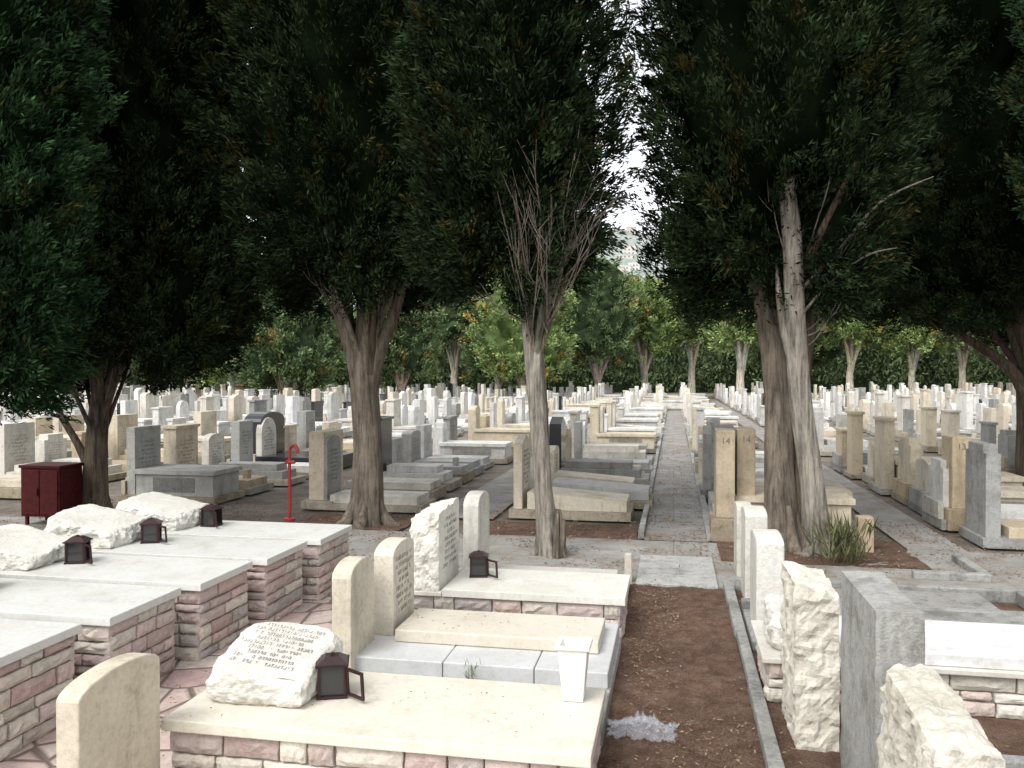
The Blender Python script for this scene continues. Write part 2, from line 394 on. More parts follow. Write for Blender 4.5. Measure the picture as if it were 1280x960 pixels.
mb=MB(); mb.prism_x(arch_prof(6.40,6.92,0,.80,.05),.60,.80,(.64,.63,.58),4); mb.obj('arched_headstone',STM,.015)
mb=MB(); mb.box(.56,2.8,6.25,7.1,0,.08,GREY,1); mb.box(.95,2.7,6.33,7.0,.082,.17,(.38,.38,.36),1); mb.obj('stone_grave',STM,.012)
mb=MB(); mb.prism_x(arch_prof(7.52,7.98,0,.82,.05),.61,.80,(.62,.60,.54),4); mb.obj('arched_headstone',STM,.015)
mb=MB(); mb.prism_x(arch_prof(8.5,8.9,0,.72,.05),.61,.76,(.56,.54,.47),0); mb.obj('arched_headstone',STM,.015)
mb=MB(); mb.box(.56,3.0,7.22,7.30,0,.12,GREY,1);mb.box(.56,3.0,7.98,8.06,0,.12,GREY,1);mb.box(2.92,3.0,7.305,7.975,0,.12,GREY,1); mb.box(.85,2.6,7.36,7.9,0,.10,(.32,.31,.29),1); mb.obj('grave_curb',STM,.012)
mb=MB(); mb.box(1.05,2.8,3.72,3.80,0,.10,GREY,1);mb.box(1.05,2.8,4.5,4.58,0,.10,GREY,1);mb.box(2.72,2.8,3.805,4.495,0,.10,GREY,1); mb.obj('grave_curb',STM,.012)
mb=MB(); mb.box(2.03,2.2,9.95,10.14,0,.40,(.46,.36,.25),0); mb.obj('marker_block',STM,.012)
mb=MB(); mb.box(2.3,3.0,8.75,8.85,0,.08,GREY,1);mb.box(2.92,3.02,8.855,9.7,0,.08,GREY,1); mb.obj('kerb_edge',STM,.012)
mb=MB(); mb.box(-1.1,-.55,8.05,8.4,.01,.05,(.2,.2,.19),1); mb.obj('utility_cover',STM,.008)
mb=MB(); mb.box(-.46,-.39,8.08,8.16,0,.28,(.54,.50,.43),0); mb.obj('marker_post',STM,.008)

# red cabinet
mb=MB(); x,y=-8.2,9.9
for dx in(-.25,.21):
    for dy in(-.2,.16): mb.box(x+dx,x+dx+.04,y+dy,y+dy+.04,0,.12,(1,1,1))
mb.box(x-.29,x+.29,y-.22,y+.22,.121,.76,(1,1,1)); mb.box(x-.31,x+.31,y-.24,y+.24,.762,.80,(1,1,1))
mb.box(x-.27,x-.005,y-.235,y-.2205,.15,.74,(1,1,1)); mb.box(x+.005,x+.27,y-.235,y-.2205,.15,.74,(1,1,1))
mb.box(x+.2905,x+.303,y-.2,y+.2,.15,.74,(1,1,1)); mb.box(x-.03,x-.015,y-.26,y-.236,.4,.5,(1,1,1))
mb.obj('red_metal_cabinet',[M_dred],.006)

# ---------------------------------------------------------------- tubes / trees
def tube_np(pts,rad,seg=12,rs=1,groove=.12,sub=6,seed=0):
    P=np.array(pts,float);R=np.array(rad,float); n=len(P)
    Q=[];RR=[]
    for i in range(n-1):
        p0=P[max(i-1,0)];p1=P[i];p2=P[i+1];p3=P[min(i+2,n-1)]
        for k in range(sub):
            t=k/sub
            Q.append(.5*((2*p1)+(-p0+p2)*t+(2*p0-5*p1+4*p2-p3)*t*t+(-p0+3*p1-3*p2+p3)*t**3)); RR.append(R[i]*(1-t)+R[i+1]*t)
    Q.append(P[-1]);RR.append(R[-1]);Q=np.array(Q);RR=np.array(RR);m=len(Q)
    T=np.gradient(Q,axis=0);T/=np.linalg.norm(T,axis=1)[:,None]+1e-9
    ref=np.array([0.3,1,0.05])
    A=np.cross(T,ref);A/=np.linalg.norm(A,axis=1)[:,None]+1e-9;B=np.cross(T,A)
    th=np.linspace(0,2*np.pi,seg,endpoint=False)
    zz=np.arange(m)[:,None]*.25
    g=1+groove*(np.sin(th*3+zz*.35+seed)+.7*np.sin(th*5-zz*.5+seed*2)+.5*np.sin(th*9+zz*.2+seed*3))
    V=Q[:,None,:]+(RR[:,None]*g)[:,:,None]*(np.cos(th)[None,:,None]*A[:,None,:]+np.sin(th)[None,:,None]*B[:,None,:])
    V=V.reshape(-1,3)
    i=np.arange(m-1)[:,None]*seg;j=np.arange(seg)[None,:];jn=(j+1)%seg
    F=np.stack([i+j,i+jn,i+seg+jn,i+seg+j],-1).reshape(-1,4)
    return V,F
def merge(parts,cols):
    Vs=[];Fs=[];Cs=[];o=0
    for (V,F),c in zip(parts,cols):
        Vs.append(V);Fs.append(F+o);Cs.append(np.tile(np.array(c),(len(V),1)));o+=len(V)
    return np.vstack(Vs),np.vstack(Fs),np.vstack(Cs)
def leafquads(P,D,L,W,rng):
    n=len(P);D=D/(np.linalg.norm(D,axis=1)[:,None]+1e-9)
    S=np.cross(D,rng.normal(size=(n,3)));S/=np.linalg.norm(S,axis=1)[:,None]+1e-9
    L=(L*rng.uniform(.6,1.3,n))[:,None];W=(W*rng.uniform(.6,1.3,n))[:,None]
    V=np.stack([P,P+D*L*.45+S*W*.5,P+D*L,P+D*L*.5-S*W*.5],1).reshape(-1,3)
    return V,np.arange(n*4).reshape(n,4)
def rfun(th,t,ph):
    return 1+.09*np.sin(2*th+ph[0]+3*t)+.07*np.sin(3*th-ph[1]+9*t)+.08*np.sin(7*th+ph[2]-9*t)+.08*np.sin(5*th+ph[3]+23*t)+.07*np.sin(11*th+31*t+ph[4])
def prof_default(t): return np.interp(t,[0,.08,.25,.6,.85,1],[.66,.88,1,.95,.6,.12])
def crown(parent,cx,cy,z0,z1,R,ncl,npl,L,W,rng,c1,c2,prof=prof_default,clr=.16,lean=(0,0),name='foliage',corek=.78,up=.7,cored=.5,drop=.35,carve=(),tpow=1.15,jit=.42,tip=.9):
    ph=rng.uniform(0,6.28,6)
    def surf(th,t):
        r=R*prof(t)*rfun(th,t,ph)
        zb=z0+drop*np.sin(3*th+ph[5])*.5+drop*np.sin(5*th+ph[4]*2)*.5+drop*.4*np.sin(9*th+ph[1])
        z=zb+(z1-zb)*t
        for (ca,cw,zm,kk) in carve:
            d=np.abs((th-ca+np.pi)%(2*np.pi)-np.pi)
            m=np.clip((cw-d)/(cw*.35),0,1)*np.clip((zm-z)/.35,0,1)
            r=r*(1-m*(1-kk))
        return r,z
    nb=int(ncl*.18);ns=ncl-nb
    th=rng.uniform(0,2*np.pi,ncl);t=np.concatenate([rng.uniform(0,1,ns)**tpow,rng.uniform(0,.06,nb)])
    f=np.concatenate([1-np.abs(rng.normal(0,.10,ns)),np.sqrt(rng.uniform(0.02,1,nb))])
    f*=rng.choice([.95,1.0,1.0,1.04,1.09],ncl)
    r,z=surf(th,t); r=r*f
    Cx=cx+lean[0]*t+r*np.cos(th);Cy=cy+lean[1]*t+r*np.sin(th)
    C=np.stack([Cx,Cy,z],1)
    D=np.stack([np.cos(th)*1.0,np.sin(th)*1.0,np.full(ncl,up)+rng.normal(0,.35,ncl)],1)
    D[ns:,2]-=.9
    D/=np.linalg.norm(D,axis=1)[:,None]
    sz=rng.uniform(.5,1.6,ncl)
    Pc=np.repeat(C,npl,0);Dc=np.repeat(D,npl,0);szc=np.repeat(sz,npl)[:,None]
    n=len(Pc)
    s=rng.uniform(0,1,n)[:,None]
    P=Pc+Dc*s*clr*1.6*szc+rng.normal(0,1,(n,3))*clr*.48*szc*(1.05-s*.75)
    DD=Dc+rng.normal(0,jit,(n,3))
    V,F=leafquads(P,DD,L,W,rng)
    mass=.5+.5*np.sin(th*4+ph[0]+z*2.1)*np.sin(z*3.3+th*2+ph[3])
    k=np.clip(rng.uniform(0,1,ncl)**1.3*.7+mass*.45-.05,0,1)
    k=np.repeat(k,npl)[:,None]
    col=np.array(c1)*(1-k)+np.array(c2)*k
    dead=np.repeat(rng.uniform(0,1,ncl)<.07,npl)[:,None]
    col=np.where(dead,col*np.array([1.7,.95,.7]),col)
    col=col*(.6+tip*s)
    col=col*rng.uniform(.6,1.35,(n,1))
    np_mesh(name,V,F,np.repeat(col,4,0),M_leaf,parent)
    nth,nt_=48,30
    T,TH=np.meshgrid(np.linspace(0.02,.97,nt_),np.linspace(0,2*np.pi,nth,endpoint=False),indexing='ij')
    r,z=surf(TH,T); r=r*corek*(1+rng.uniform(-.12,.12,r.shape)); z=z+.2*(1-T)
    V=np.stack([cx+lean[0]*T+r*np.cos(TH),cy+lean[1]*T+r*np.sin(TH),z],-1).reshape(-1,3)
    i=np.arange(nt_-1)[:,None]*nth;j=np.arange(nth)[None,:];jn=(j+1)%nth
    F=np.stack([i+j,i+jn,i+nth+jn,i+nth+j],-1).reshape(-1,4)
    np_mesh('dark_core',V,F,np.tile(np.array(c1)*cored,(len(V),1))*rng.uniform(.5,1.3,(len(V),1)),M_core,parent)  # added solid shell, darker than the leaves: painted inner shade that blocks sky
BARK=(.25,.21,.165);BARKL=(.36,.325,.275);BARKD=(.15,.12,.09);DEAD=(.26,.225,.185)
def tree_root(x,y,name='cypress_tree'):
    e=bpy.data.objects.new(name,None);COL.objects.link(e);e.location=(x,y,0);e.empty_display_size=.5;return e
def near_tree(x,y,stems,limbs,twigs,crowns,seed):
    rng=np.random.default_rng(seed);root=tree_root(x,y)
    parts=[];cols=[]
    for pts,rad,c in stems:
        P=[(x+a,y+b,z) for a,b,z in pts]; parts.append(tube_np(P,rad,22,groove=.07,seed=len(parts)+seed));cols.append(c)
        if pts[0][2]<.05:
            for k in range(5):
                an=k*1.256+rng.uniform(-.4,.4);r0=rad[0]
                q=P[0];parts.append(tube_np([(q[0]+math.cos(an)*r0*1.75,q[1]+math.sin(an)*r0*1.75,-.06),(q[0]+math.cos(an)*r0*.95,q[1]+math.sin(an)*r0*.95,.10),(q[0]+math.cos(an)*r0*.45,q[1]+math.sin(an)*r0*.45,.5)],[r0*.36,r0*.36,r0*.22],8));cols.append(c)
    for (fx,fy,fz),n,spread,top,r,c in limbs:
        for k in range(n):
            an=k*2*math.pi/n+rng.uniform(-.45,.45);sp=spread*rng.uniform(.5,1.1)
            h=top-fz
            P=[(x+fx,y+fy,fz-.1),(x+fx+math.cos(an)*sp*.3,y+fy+math.sin(an)*sp*.3,fz+h*.25),(x+fx+math.cos(an)*sp*.65,y+fy+math.sin(an)*sp*.65,fz+h*.6),(x+fx+math.cos(an)*sp,y+fy+math.sin(an)*sp,top*rng.uniform(.95,1.1))]
            parts.append(tube_np(P,[r*.8,r*.6,r*.45,r*.2],9,groove=.06,seed=k));cols.append(tuple(v*rng.uniform(.75,1.1) for v in c))
    for (fx,fy,fz),n,L,dirb in twigs:
        for k in range(n):
            d=np.array(dirb)+rng.normal(0,.28,3);d/=np.linalg.norm(d);l=L*rng.uniform(.5,1.15)
            p=np.array([x+fx,y+fy,fz+rng.uniform(-.35,.35)]);b=rng.normal(0,.09,3)
            P=[p,p+d*l*.35+b*.5,p+d*l*.7+b+np.array([0,0,.08]),p+d*l+b*1.2+np.array([0,0,.22])]
            parts.append(tube_np(P,[.012,.009,.006,.002],5,groove=0,sub=4));cols.append(DEAD)
            for q in range(4):
                s0=P[1+q%2]+(P[2]-P[1])*rng.uniform(0,1);d2=d+rng.normal(0,.5,3)+np.array([0,0,.4]);d2/=np.linalg.norm(d2)
                parts.append(tube_np([s0,s0+d2*l*.2,s0+d2*l*.4+np.array([0,0,.04])],[.005,.004,.0015],4,groove=0,sub=3));cols.append(DEAD)
    V,F,C=merge(parts,cols); np_mesh('trunk_and_limbs',V,F,C,M_bark,root,smooth=True)
    for cr in crowns: crown(root,x+cr['dx'],y+cr.get('dy',0),cr['z0'],cr['z1'],cr['R'],cr['n'],cr.get('npl',75),.085,.023,rng,cr.get('c1',(.0075,.0135,.006)),cr.get('c2',(.025,.041,.016)),lean=cr.get('lean',(0,0)),carve=cr.get('carve',()),tpow=1.3)
CAM=lambda x,y: math.atan2(-y,-x)
# T4
near_tree(1.31,9.88,[
 ([(.27,-.05,0),(.20,-.05,.8),(.07,-.08,1.7),(0,-.15,2.6),(-.05,-.25,3.5),(-.13,-.3,4.3),(-.2,.1,6.5)],[.17,.125,.115,.105,.10,.085,.05],BARKL),
 ([(-.07,.2,0),(-.12,.25,.9),(-.13,.3,1.8),(-.26,.3,2.7),(-.38,.3,3.4),(-.5,.3,5)],[.22,.165,.15,.12,.09,.06],BARK),
 ([(.14,.3,0),(.1,.35,1.2),(.2,.4,2.3),(.35,.4,3.2),(.5,.4,4.5)],[.13,.10,.08,.06,.05],BARKD),
 ([(.05,-.12,1.9),(-.10,-.15,2.45),(-.17,-.2,2.85),(-.2,-.2,3.2)],[.055,.05,.035,.010],BARKL),
 ([(.03,-.2,2.9),(.35,-.45,3.25),(.75,-.75,3.75),(1.2,-.95,3.95)],[.022,.018,.013,.004],DEAD),
 ([(.03,-.15,2.6),(.3,-.4,2.95),(.6,-.8,3.2),(.85,-1.0,3.25)],[.018,.014,.010,.003],DEAD)],
 [((-.1,.2,2.7),6,1.1,4.3,.09,BARKD)],
 [((.1,-.1,3.0),6,.8,(.8,-.3,.7)),((.1,-.1,2.6),5,.6,(.6,-.3,.8)),((0,-.2,3.3),4,.7,(-.4,-.5,.9))],
 [dict(dx=-.12,dy=.35,z0=3.0,z1=10.5,R=1.46,n=2300,carve=[(CAM(1.0,10.2)+.12,.45,4.1,.25)])],41)
# T3
near_tree(-1.36,9.16,[
 ([(0,0,0),(-.08,0,.85),(-.16,.03,1.7),(-.25,.03,2.6),(-.30,.05,3.1),(-.35,.1,5.5)],[.12,.08,.07,.06,.05,.03],BARKL),
 ([(.07,.05,0),(-.02,-.06,.7),(-.08,-.02,1.5),(-.13,.05,2.3),(.0,.05,3.0),(.13,.05,3.7),(.2,.1,5)],[.10,.075,.065,.055,.05,.04,.02],BARKL),
 ([(-.06,.08,0),(-.05,.1,1.0),(-.10,.12,2.0),(-.2,.15,2.8),(-.45,.15,3.6)],[.08,.055,.05,.045,.03],BARK),
 ([(.13,-.1,0),(.17,-.1,.2),(.19,-.1,.42)],[.06,.045,.02],BARK)],
 [((-.15,.05,2.2),6,.6,3.9,.045,BARK)],
 [((-.18,-.05,2.7),16,1.0,(-.28,-.3,1)),((.0,-.05,2.8),16,1.1,(.40,-.3,1)),((0,-.1,3.2),10,.8,(.0,-.5,1))],
 [dict(dx=-.50,dy=.25,z0=3.15,z1=9.5,R=.98,n=1800,carve=[(CAM(-1.6,9.3),.65,3.9,.45)])],52)
# T2
near_tree(-4.03,10.66,[
 ([(0,0,0),(.02,0,1.0),(-.03,0,1.8),(-.05,0,2.3)],[.24,.185,.18,.17],BARK),
 ([(-.06,0,1.7),(-.17,-.05,2.3),(-.38,-.05,3.0),(-.6,.1,5)],[.13,.105,.085,.04],BARK),
 ([(-.03,0,1.8),(-.02,-.08,2.5),(-.03,0,3.4),(0,0,6)],[.13,.10,.08,.04],BARK),
 ([(.02,0,1.7),(.17,0,2.3),(.43,-.05,2.9),(.75,0,4.2)],[.12,.085,.065,.03],BARK),
 ([(.05,-.05,2.0),(.10,-.1,2.6),(.20,-.1,3.3)],[.09,.065,.05],BARKD),
 ([(0,.1,1.9),(-.3,.3,2.6),(-.62,.4,3.3)],[.10,.07,.05],BARKD)],
 [((-.03,0,2.1),6,.9,3.7,.07,BARK)],
 [((.2,-.1,2.9),7,.7,(.3,-.5,.6)),((-.3,-.1,2.9),7,.7,(-.4,-.5,.6))],
 [dict(dx=-.12,dy=.2,z0=3.2,z1=11,R=1.88,n=2600)],63)
# T1
near_tree(-7.8,10.25,[
 ([(0,0,0),(.02,0,1.0),(.1,0,1.8),(.25,0,2.6),(.4,.1,5)],[.19,.145,.12,.10,.05],BARKD),
 ([(-.03,-.02,.6),(-.2,-.1,1.05),(-.5,-.15,1.6),(-.7,-.1,2.3)],[.07,.05,.04,.025],BARKD),
 ([(.05,0,.9),(.15,-.05,1.5),(.4,-.1,2.2),(.6,0,3)],[.09,.07,.05,.03],BARKD),
 ([(.05,0,1.2),(.3,-.05,1.8),(.6,-.1,2.3)],[.06,.04,.02],BARKD)],
 [((.05,0,1.1),8,.8,2.9,.05,BARKD)],
 [((.2,-.1,1.9),12,.7,(.3,-.5,.7)),((-.1,-.1,1.7),10,.6,(-.4,-.5,.7))],
 [dict(dx=.58,dy=.2,z0=2.2,z1=10.5,R=1.56,n=2300)],74)
# T0
near_tree(-7.5,7.9,[([(0,0,0),(0,0,1.5),(.05,0,3)],[.2,.17,.12],BARKD)],[((0,0,1.2),5,.7,2.6,.07,BARKD)],[],
 [dict(dx=.0,dy=0,z0=2.0,z1=9.5,R=1.10,n=2100,c1=(.011,.025,.010),c2=(.032,.067,.028))],85)
# T5
near_tree(5.75,15.0,[
 ([(0,0,0),(-.03,0,1.2),(-.1,0,2.2),(-.3,0,3.2),(-.5,.1,5)],[.26,.2,.18,.14,.07],BARKD),
 ([(-.05,0,1.5),(-.4,-.1,2.1),(-1.2,-.1,2.7),(-2,0,3.3)],[.12,.09,.06,.03],BARKD)],
 [((-.1,0,2),7,1.7,3.8,.09,BARKD)],
 [((-.6,-.1,2.5),8,1.3,(-.8,-.3,.5))],
 [dict(dx=-.2,dy=.2,z0=2.95,z1=12,R=2.6,n=3000)],96)
near_tree(6.0,11.2,[([(0,0,0),(-.03,0,1.5),(-.1,0,3.4)],[.22,.19,.13],BARKD)],[((0,0,2.4),5,1.0,4,.08,BARKD)],[],
 [dict(dx=-.2,dy=0,z0=3.6,z1=10.5,R=1.45,n=2000,c1=(.011,.023,.011),c2=(.031,.063,.028))],97)

# ---------------------------------------------------------------- background trees
def bg_tree(x,y,z0,z1,R,seed,c1,c2,n=300,bark=(.68,.61,.50)):
    rng=np.random.default_rng(seed);root=tree_root(x,y);parts=[];cols=[]
    parts.append(tube_np([(x,y,0),(x+rng.normal(0,.1),y,z0*.35),(x,y,z0*.6),(x,y,z0+1.5)],[.36,.27,.26,.14],10));cols.append(bark)
    for k in range(6):
        an=k*1.05+rng.uniform(-.4,.4);sp=R*rng.uniform(.25,.5)
        parts.append(tube_np([(x,y,z0*rng.uniform(.3,.5)),(x+math.cos(an)*sp*.35,y+math.sin(an)*sp*.35,z0*.75),(x+math.cos(an)*sp,y+math.sin(an)*sp,z0+1.3)],[.19,.14,.08],7,sub=4));cols.append(tuple(b*rng.uniform(.75,1.05) for b in bark))
    V,F,C=merge(parts,cols);np_mesh('trunk_and_limbs',V,F,C,M_bark,root,smooth=True)
    crown(root,x,y,z0,z1,R,n,60,.26,.10,rng,c1,c2,clr=.40,prof=lambda t:np.interp(t,[0,.1,.3,.6,.85,1],[.7,.9,1,.88,.62,.2]),up=.8,drop=.7,cored=.6,corek=.80,jit=.5,tip=.8)
G1=(.14,.205,.07);G2=(.30,.39,.15)  # G tints carry sunlight in the leaf colour for the lit background trees
D1=(.075,.115,.055);D2=(.17,.235,.10)
bt=[(-35.5,64.4,2.6,10,3.9,0),(-30.2,65.4,2.6,10.5,3.6,0),(-22.5,66.9,4.8,11,3.0,1),(-17.9,67.8,4.6,10.5,2.9,0),(-10.5,59,2.1,10.3,3.4,1),(-13.8,66,2.4,10.8,2.7,0),(-5.9,66,3.2,11.2,2.9,0),
(-2.4,70.8,4.4,9.6,2.9,1),(1.5,71.5,4.9,9.6,3.0,1),(4.7,62,4.6,8.7,2.4,1),(8.5,74,3.4,10,3.0,0),(14.5,74,5.1,9.6,3.2,1),(19.5,75,4.4,9.2,2.7,1),(23.6,75.8,4.8,10.6,2.4,1),(27,70,3.6,10,3.4,0),(31,78,3,10,3.6,0),
(-39.7,63.6,2.6,10,3.9,0),(-45.3,62.5,2.6,10,3.9,0),(-51,61.4,2.6,10,3.9,0),(-56.4,60.4,2.6,10,3.9,0),(-21.6,44.5,1.6,7.2,2.7,0),(-26,47,2.0,7.0,2.4,1),(-17.3,52,2.2,7.6,2.2,0),(11,79,3,11,3.4,0),(37,76,3,11,4,0)]
for i,(x,y,a,b,R,k) in enumerate(bt):
    bg_tree(x,y,a,b,R,200+i,G1 if k else D1,G2 if k else D2,n=330)
rng=np.random.default_rng(5)
N=2600;s=rng.uniform(-110,85,N);cz=rng.uniform(0.5,1,N)
h=8.5+1.8*np.sin(s*.21)+1.2*np.sin(s*.53+1)+.8*np.sin(s*1.3)
z=h*rng.uniform(.12,1,N);dpt=92+rng.normal(0,1.5,N)-np.cos(s*.9)*1.2
ce=np.stack([.982*s-.189*dpt,.189*s+.982*dpt,z],1)
P=np.repeat(ce,30,0)+rng.normal(0,.75,(N*30,3));D=rng.normal(0,.6,(N*30,3))+np.array([0,-.4,.8])
V,F=leafquads(P,D,.55,.22,rng);k=np.repeat(rng.uniform(0,1,N),30)[:,None]
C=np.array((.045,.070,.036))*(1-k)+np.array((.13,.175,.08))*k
root=tree_root(-17,90,'distant_tree_line');np_mesh('foliage',V,F,np.repeat(C,4,0),M_leaf,root)
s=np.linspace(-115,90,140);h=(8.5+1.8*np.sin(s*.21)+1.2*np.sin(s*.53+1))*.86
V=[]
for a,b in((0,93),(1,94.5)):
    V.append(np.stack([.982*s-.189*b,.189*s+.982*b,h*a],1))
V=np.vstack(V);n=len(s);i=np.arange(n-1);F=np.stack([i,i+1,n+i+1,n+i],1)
np_mesh('dark_core',V,F,np.tile((.020,.032,.016),(len(V),1)),M_core,root)  # added dark sheet closing gaps between leaves, shade put into its colour

# hill
nx,ny=90,40;xs=np.linspace(-900,900,nx);ys=np.linspace(500,1500,ny)
X,Y=np.meshgrid(xs,ys)
Z=182*np.exp(-((X+30)/330)**2)*(1/(1+np.exp(-(Y-800)/70)))+10*np.sin(X*.013+Y*.01)*np.clip((Y-600)/300,0,1)+4*np.sin(X*.06)*np.clip((Y-600)/300,0,1)
V=np.stack([X,Y,Z-4],-1).reshape(-1,3);F=[(j*nx+i,j*nx+i+1,(j+1)*nx+i+1,(j+1)*nx+i) for j in range(ny-1) for i in range(nx-1)]
np_mesh('hill',V,np.array(F),np.ones((len(V),3)),M_hill,smooth=True)
for i in range(16):
    hx=-82+rg.uniform(-45,45);hy=840+rg.uniform(-40,110)
    hz=182*math.exp(-((hx+30)/330)**2)/(1+math.exp(-(hy-800)/70))-4
    mb=MB();w=rg.uniform(5,9);d=rg.uniform(5,8);hh=rg.uniform(6,11);c=rg.choice([(.6,.58,.54),(.55,.5,.45),(.65,.65,.63)])
    mb.box(hx-w,hx+w,hy-d,hy+d,hz-8,hz+hh,c,0);mb.box(hx-w*1.05,hx+w*1.05,hy-d*1.05,hy+d*1.05,hz+hh+.02,hz+hh+.6,c,0)
    for q in range(3):
        for f in range(2): mb.box(hx-w*.7+q*w*.55,hx-w*.7+q*w*.55+1.4,hy-d-.08,hy-d-.02,hz+hh*.15+f*3.4,hz+hh*.15+f*3.4+1.6,(.06,.06,.07),6)
    mb.obj('hillside_house',STM)

# ---------------------------------------------------------------- cemetery field
def field_grave(mb,x,y,r,far):
    pal=[CREAM,TAN,WHITE,OFFW,LG,(.54,.46,.33),CREAM,(.57,.50,.38),OFFW,GREY] if not far else [WHITE,OFFW,CREAM,WHITE,(.58,.575,.55),(.66,.61,.52),(.72,.71,.68),(.62,.55,.44),(.72,.71,.68),(.70,.68,.63)]
    col=sc(r.choice(pal),r.uniform(.92,1.1))
    col2=sc(r.choice(pal),r.uniform(.78,.98))
    y1=y+r.uniform(.74,.9);L=r.uniform(1.5,1.78);t=r.random()
    h=r.uniform(.14,.34)
    mt=0
    if t<.36:
        mb.box(x-.05,x+L,y,y1,0,h*.5,sc(col2,.75),1); mb.box(x+.25,x+L-.08,y+.08,y1-.08,h*.5+.001,h*.5+.12,col,mt)
        hz=h*.5+.001
    elif t<.68:
        H=r.uniform(.26,.5); mb.box(x-.08,x+L+.03,y-.04,y1+.04,0,.1,sc(col2,.7),1); mb.box(x+.2,x+L-.04,y+.04,y1-.04,.101,H,col,mt)
        mb.box(x+.17,x+L,y,y1,H+.001,H+.07,sc(col,1.06),mt); hz=.101
        if not far and r.random()<.5: mb.box(x+.5,x+L-.35,y+.033,y+.0395,.16,H-.05,sc(col,.55),1)
    elif t<.94:
        mb.box(x-.05,x+L,y,y1,0,h*.6,sc(col2,.85),1); mb.box(x+.2,x+L-.15,y+.1,y1-.1,h*.6+.001,h*.6+.14,col,mt)
        mb.box(x+.3,x+L-.3,y+.18,y1-.18,h*.6+.142,h*.6+.26,col,mt); hz=h*.6+.001
    else:
        mb.box(x-.05,x+L,y,y1,0,.12,sc(col2,.75),1)
        ya,yb=y+.06,y1-.06;xa,xb=x+.2,x+L-.06;za,zb=.36,.26
        mb.add([(xa,ya,.121),(xb,ya,.121),(xb,yb,.121),(xa,yb,.121),(xa,ya,za),(xb,ya,zb),(xb,yb,zb),(xa,yb,za)],[(3,2,1,0),(4,5,6,7),(0,1,5,4),(1,2,6,5),(2,3,7,6),(3,0,4,7)],col,mt); hz=.121
    if t<.36 and r.random()<.5:
        q=x+L-.3; mb.box(q,q+.09,y+.3,y+.42,h*.5+.121,h*.5+.27,sc(col,.9),0)
    if r.random()<.03: return
    H=r.uniform(.75,1.25) if not far else r.uniform(.65,1.4)
    T=r.uniform(.12,.24);w=r.uniform(.45,.74);c=(y+y1)/2;ya,yb=c-w/2,c+w/2
    m=0;cc=col if r.random()<.6 else sc(r.choice(pal),1)
    if r.random()<.045: m=3
    if r.random()<.08: m=1;cc=GREY
    s=r.random()
    xh=x
    if s<.55: prof=[(ya,hz),(yb,hz),(yb,H),(ya,H)]
    elif s<.75: prof=arch_prof(ya,yb,hz,H,r.choice([.06,.12,w/2]),8)
    elif s<.88: prof=[(ya,hz),(yb,hz),(yb,H-.1),(yb-.1,H-.1),(yb-.1,H),(ya+.1,H),(ya+.1,H-.1),(ya,H-.1)]
    else: prof=[(ya,hz),(yb,hz),(yb,H-.12),(c,H),(ya,H-.12)]
    mb.prism_x(prof,xh,xh+T,cc,m)
    if s<.55 and r.random()<.4: mb.box(xh-.03,xh+T+.03,ya-.03,yb+.03,H+.001,H+.05,cc,m)
    if r.random()<.5: mb.box(xh-.07,xh-.001,ya-.04,yb+.04,hz,hz+.22,col2,1)
    if not far and m!=3:
        glyphs(mb,(xh+T+.001,c,hz+(H-hz)*.55),(0,1,0),(0,0,1),(1,0,0),w*.75,(H-hz)*.5,8,r)
r=random.Random(21)
trees_xy=[(1.4,9.9),(-4.03,10.66),(-7.8,10.25),(5.75,15),(6.0,11.2),(-1.36,9.16)]
colsx=[-2.12-3.25*i for i in range(22)]+[.55,3.45,6.55,9.75]+[9.75+3.2*i for i in range(1,12)]
far=MB();cnt=0
for xc in colsx:
    y=(11.45 if xc<0 else 10.5)+ (0 if abs(xc)<4 else r.uniform(0,.6))
    while y<76:
        D=.982*y-.189*xc; X=.982*xc+.189*y
        if D>72 : break
        if (y%21)>19.6 and y>20: y+=1.5; continue
        xx=xc+r.uniform(-.12,.12)
        if abs(X)/max(D,1)<.78:
            if not any(abs(y+.45-ty)<.75 and xx-.6<tx<xx+2.1 for tx,ty in trees_xy):
                if D<24 and abs(X)/D<.72:
                    m=MB();field_grave(m,xx,y,r,False);m.obj('stone_grave',STM,.008);cnt+=1
                elif r.random()<.95:
                    field_grave(far,xx,y,r,True)
        y+=r.uniform(1.0,1.18)
for y in np.arange(47.5,69,1.15):
    field_grave(far,-1.0+r.uniform(-.2,.2),y,r,True)
far.obj('distant_graves',STM)
mb=MB();mb.box(-5.45,-4.95,11.65,12.65,0,.12,(.44,.40,.33),1);mb.box(-5.36,-5.12,11.75,12.5,.121,1.14,(.60,.52,.39),0);mb.obj('tall_headstone',STM,.01)
def numstone(x,y,h,txt,col):
    mb=MB();mb.box(x-.06,x+.28,y-.04,y+.5,0,.28,sc(col,.85),1);mb.box(x,x+.22,y,y+.45,.281,h,col,0)
    o=mb.obj('numbered_headstone',STM,.01)
    cu=bpy.data.curves.new('number','FONT');cu.body=txt;cu.size=.11;cu.extrude=.002;cu.align_x='CENTER'
    t=bpy.data.objects.new('number',cu);COL.objects.link(t);t.data.materials.append(M_ink);t.parent=o
    t.location=(0.0,-.275+.041,h-.16);t.rotation_euler=(math.radians(90),0,0)
numstone(.50,10.32,1.33,'14',(.45,.375,.27));numstone(.76,10.6,1.33,'14',(.45,.375,.27))
numstone(3.5,11.6,1.2,'13',(.53,.43,.29)); numstone(-8.95,12.6,1.1,'17',(.55,.48,.36))
mb=MB();mb.prism_x(arch_prof(16.3,17.4,.3,1.2,.2),-8.9,-8.5,(1,1,1),3);mb.box(-9.0,-6.9,16.2,17.5,0,.29,(.04,.04,.04),3);mb.obj('black_granite_tomb',STM,.01)

